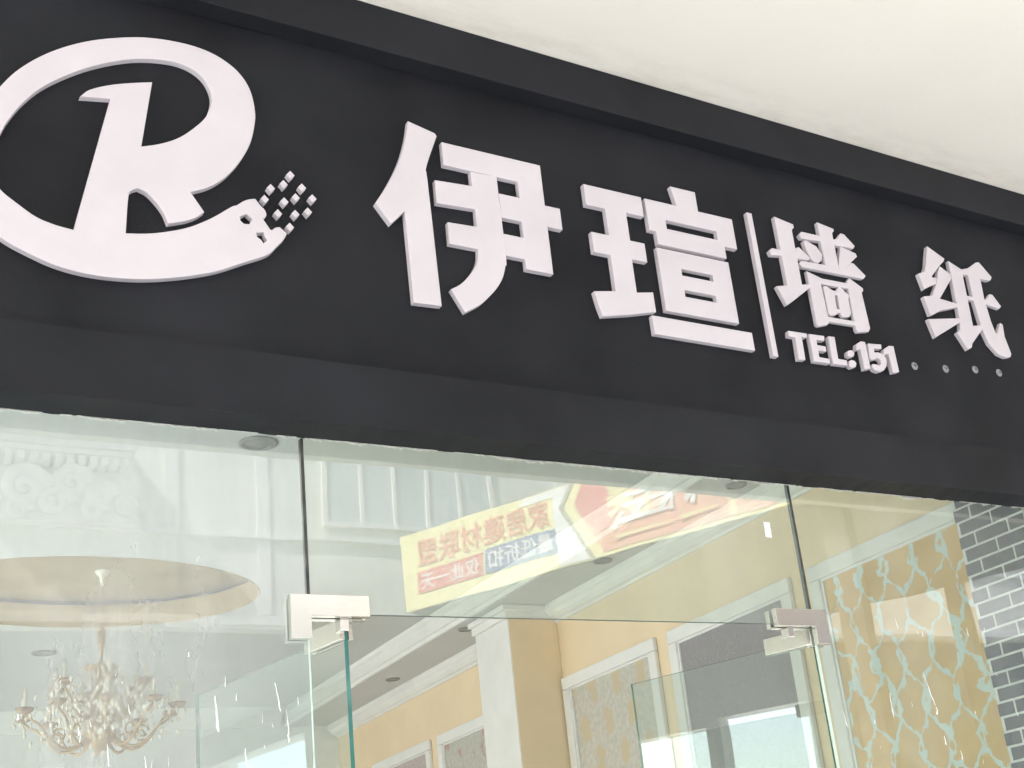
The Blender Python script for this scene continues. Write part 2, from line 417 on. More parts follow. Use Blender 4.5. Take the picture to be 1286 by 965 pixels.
wall_panel(2.660, 3.680, 0.85, 3.092, M['wp_ogee'], 'cream wallpaper with ochre ovals in a white frame next to the column')
wall_panel(4.460, 5.506, 0.85, 3.088, M['wp_flower'], 'pale flowered wallpaper in a white frame just beyond the column')
wall_panel(5.645, 6.740, 0.85, 3.088, M['wp_mauve'], 'mauve wallpaper in a white frame, farthest of the framed panels')

# brick-faced pier against the glass
bp = empty('brick_pier', (3.95, 0.185, 0)); tag(bp, 'slate grey brick pier with pale joints at the right end of the glass', 'pier')
box('mortar_bed', 0.004, 0.097, -0.163, 0.165, 0, 3.545, M['mortar'], bp)
blen, bh, jt = 0.158, 0.0465, 0.0095
bv, bf = box_data(0.0005, 0.0036, 0, 1, 0, bh)
mesh_cache = {}
row = 0; z = 0.004
while z + bh < 3.545:
    y = -0.163 + (-(blen + jt) * (0.5 if row % 2 else 0.08))
    while y < 0.165:
        a, b = max(y, -0.163), min(y + blen, 0.165)
        if b - a > 0.012:
            key = round(b - a, 3)
            if key not in mesh_cache:
                me = bpy.data.meshes.new('brick')
                vv = [(x, p * key, q) for x, p, q in bv]; me.from_pydata(vv, [], bf); me.materials.append(M['brick'])
                bm = bmesh.new(); bm.from_mesh(me); bmesh.ops.bevel(bm, geom=bm.edges[:], offset=0.001, segments=1, affect='EDGES'); bm.to_mesh(me); bm.free()
                mesh_cache[key] = me
            o = bpy.data.objects.new('brick', mesh_cache[key]); o.location = (random.uniform(-0.0008, 0.0008), a, z)
            link(o, bp)
        y += blen + jt
    z += bh + jt; row += 1

# recessed downlights
def downlight(x, y, z, r, label):
    t = empty('downlight', (x, y, z)); tag(t, label, 'downlight', 'unlit downlights in the shop ceiling')
    V = []; F = []; S = 24
    for rr, zz in ((r, -0.001), (r, -0.007), (r * 0.80, -0.009), (r * 0.76, -0.002)):
        for k in range(S): V.append((rr * math.cos(2 * math.pi * k / S), rr * math.sin(2 * math.pi * k / S), zz))
    for i in range(3):
        for k in range(S): F.append((i * S + k, i * S + (k + 1) % S, (i + 1) * S + (k + 1) % S, (i + 1) * S + k))
    mesh_obj('trim_ring', V, F, M['can'], t, smooth=True)
    lathe('reflector', [(r * 0.77, -0.0015), (r * 0.70, -0.004), (r * 0.3, -0.003)], M['can'], t, 24)
downlight(3.815, 1.50, 3.55, 0.055, 'grey downlight over the vine wallpaper near the fascia')
downlight(3.815, 2.74, 3.55, 0.055, 'grey downlight in the ceiling band just under the mirrored banner')
downlight(3.70, 4.25, 3.55, 0.055, 'grey downlight in the ceiling band beside the top of the column')
downlight(3.80, 5.70, 3.55, 0.055, 'grey downlight in the ceiling band, the farthest along the right wall')
downlight(1.60, 1.88, 3.70, 0.080, 'large grey downlight under the fascia beside the left glass seam')
downlight(1.38, 5.55, 3.70, 0.075, 'grey downlight behind the chandelier, beyond the oval recess')

# ------------------------------------------------------------------ chandelier
ch = empty('chandelier', (1.47, 4.29, 2.80)); tag(ch, 'gold and crystal chandelier hanging from the oval ceiling recess', 'chandelier')
lathe('ceiling_rose', [(0.04, 1.066), (0.043, 1.055), (0.03, 1.04), (0.014, 1.025), (0.010, 0.97)], M['crystal'], ch, 20)
tube('rod', [(0, 0, 0.98), (0, 0, 0.50)], 0.009, M['gold'], ch)
lathe('rod_sleeve', [(0.012, 0.60), (0.022, 0.64), (0.022, 0.72), (0.012, 0.76)], M['gold'], ch, 14)
lathe('drip_disc', [(0.012, 0.47), (0.06, 0.49), (0.095, 0.505), (0.09, 0.512), (0.012, 0.50)], M['gold'], ch, 20)
lathe('body', [(0.01, 0.05), (0.05, 0.08), (0.085, 0.14), (0.07, 0.20), (0.035, 0.25), (0.05, 0.31), (0.03, 0.37), (0.018, 0.47)], M['gold'], ch, 20)
cr = []
def drop(x, y, z, s):
    v = [(x, y, z), (x + s, y, z - s * 1.6), (x, y + s, z - s * 1.6), (x - s, y, z - s * 1.6), (x, y - s, z - s * 1.6), (x, y, z - s * 4)]
    cr.append((v, [(0, 1, 2), (0, 2, 3), (0, 3, 4), (0, 4, 1), (5, 2, 1), (5, 3, 2), (5, 4, 3), (5, 1, 4)]))
for tier, (cnt, rad, z0, sag, zr) in enumerate(((10, 0.40, 0.16, 0.10, 0.30), (6, 0.24, 0.28, 0.06, 0.46))):
    for k in range(cnt):
        a = 2 * math.pi * (k + 0.3 * tier) / cnt + 0.2; ca, sa = math.cos(a), math.sin(a)
        pts = []
        for i in range(11):
            t = i / 10; r = 0.03 + (rad - 0.03) * t
            pts.append((r * ca, r * sa, z0 - sag * math.sin(math.pi * min(1, t * 1.25)) + (zr - z0) * t ** 4 * 0.6))
        arm = tube('arm', pts, [0.011 - 0.005 * i / 10 for i in range(11)], M['gold'], ch, 7)
        ex, ey, ez = pts[-1]
        cup = lathe('candle_cup', [(0.008, ez - 0.005), (0.04, ez + 0.012), (0.048, ez + 0.03), (0.044, ez + 0.03), (0.014, ez + 0.015)], M['cup'], arm, 14, (ex, ey, 0))
        lathe('candle', [(0.011, ez + 0.014), (0.011, ez + 0.085), (0.006, ez + 0.09), (0.012, ez + 0.10), (0.011, ez + 0.115), (0.002, ez + 0.145)], M['crystal'], arm, 10, (ex, ey, 0))
        curl = [(0.55 * rad * ca + 0.03 * math.cos(q) * ca, 0.55 * rad * sa + 0.03 * math.cos(q) * sa, z0 - sag * 0.5 + 0.03 * math.sin(q) + 0.03) for q in [j * 0.55 for j in range(11)]]
        tube('scroll', curl, 0.006, M['gold'], arm, 6)
        for q in range(6):
            b_ = a + (q - 2.5) * 0.33; drop(ex + 0.045 * math.cos(b_ * 3), ey + 0.045 * math.sin(b_ * 3), ez + 0.0, 0.009)
        
        for q in range(34):
            t = random.random(); drop(ex * t + random.uniform(-0.05, 0.05), ey * t + random.uniform(-0.05, 0.05), ez + random.uniform(-0.13, 0.12), random.uniform(0.006, 0.013))
        for q in range(7):                                   # swag of beads to the drip disc
            t = q / 6; drop(ex * (1 - t) + 0.08 * ca * t, ey * (1 - t) + 0.08 * sa * t, (ez + 0.03) * (1 - t) + 0.49 * t - 0.10 * math.sin(math.pi * t), 0.006)
V, F = merge(cr); tag(mesh_obj('crystal_drops', V, F, M['crystal'], ch), kind='stuff')

# ------------------------------------------------------------------ fascia
fa = empty('sign_fascia', (2.0, 0, 2.917)); tag(fa, 'long charcoal shop fascia panel with raised upper and lower trim', 'fascia')
fa_x0, fa_x1 = -5.25, 12.0
box('panel', fa_x0, fa_x1, -0.07, -0.001, 0.176, 1.387, M['fascia'], fa)
box('upper_trim', fa_x0, fa_x1, -0.135, -0.0705, 1.222, 1.386, M['trim'], fa, bevel=0.003)
# lower trim: slightly uneven hand-cut bottom arris
V = []; F = []; nx = 420; rnd = random.Random(3)
prof0 = [(-0.115, 0.175), (-0.115, 0.0), (-0.001, 0.0), (-0.001, 0.1755)]
for i in range(nx + 1):
    x = fa_x0 + (fa_x1 - fa_x0) * i / nx
    j = rnd.gauss(0, 0.0006); k = -abs(rnd.gauss(0, 0.0016)) if rnd.random() < 0.5 else 0
    for q, (y, z) in enumerate(prof0): V.append((x, y, z + (j if q == 1 else k if q == 2 else 0)))
for i in range(nx):
    for q in range(4):
        a, b = i * 4 + q, i * 4 + (q + 1) % 4; F.append((a, b, b + 4, a + 4))
F += [(3, 2, 1, 0), (nx * 4, nx * 4 + 1, nx * 4 + 2, nx * 4 + 3)]
mesh_obj('lower_trim', V, F, M['trim'], fa)
# ragged bead of pale filler where fascia meets glass
V = []; F = []; nx = 900; rnd = random.Random(11); h = 0.0
for i in range(nx + 1):
    x = -5.0 + 7.05 * i / nx
    h = 0.86 * h + rnd.gauss(0, 0.0016); d = max(0.0006, min(0.012, 0.0022 + h + (rnd.random() < 0.05) * 0.004))
    V += [(x, -0.004, -0.0005), (x, -0.004 - 0.4 * d, -d), (x, -0.0005, -d)]
for i in range(nx):
    a = i * 3; F += [(a, a + 1, a + 4, a + 3), (a + 1, a + 2, a + 5, a + 4)]
mesh_obj('filler_bead', V, F, M['plaster'], fa)

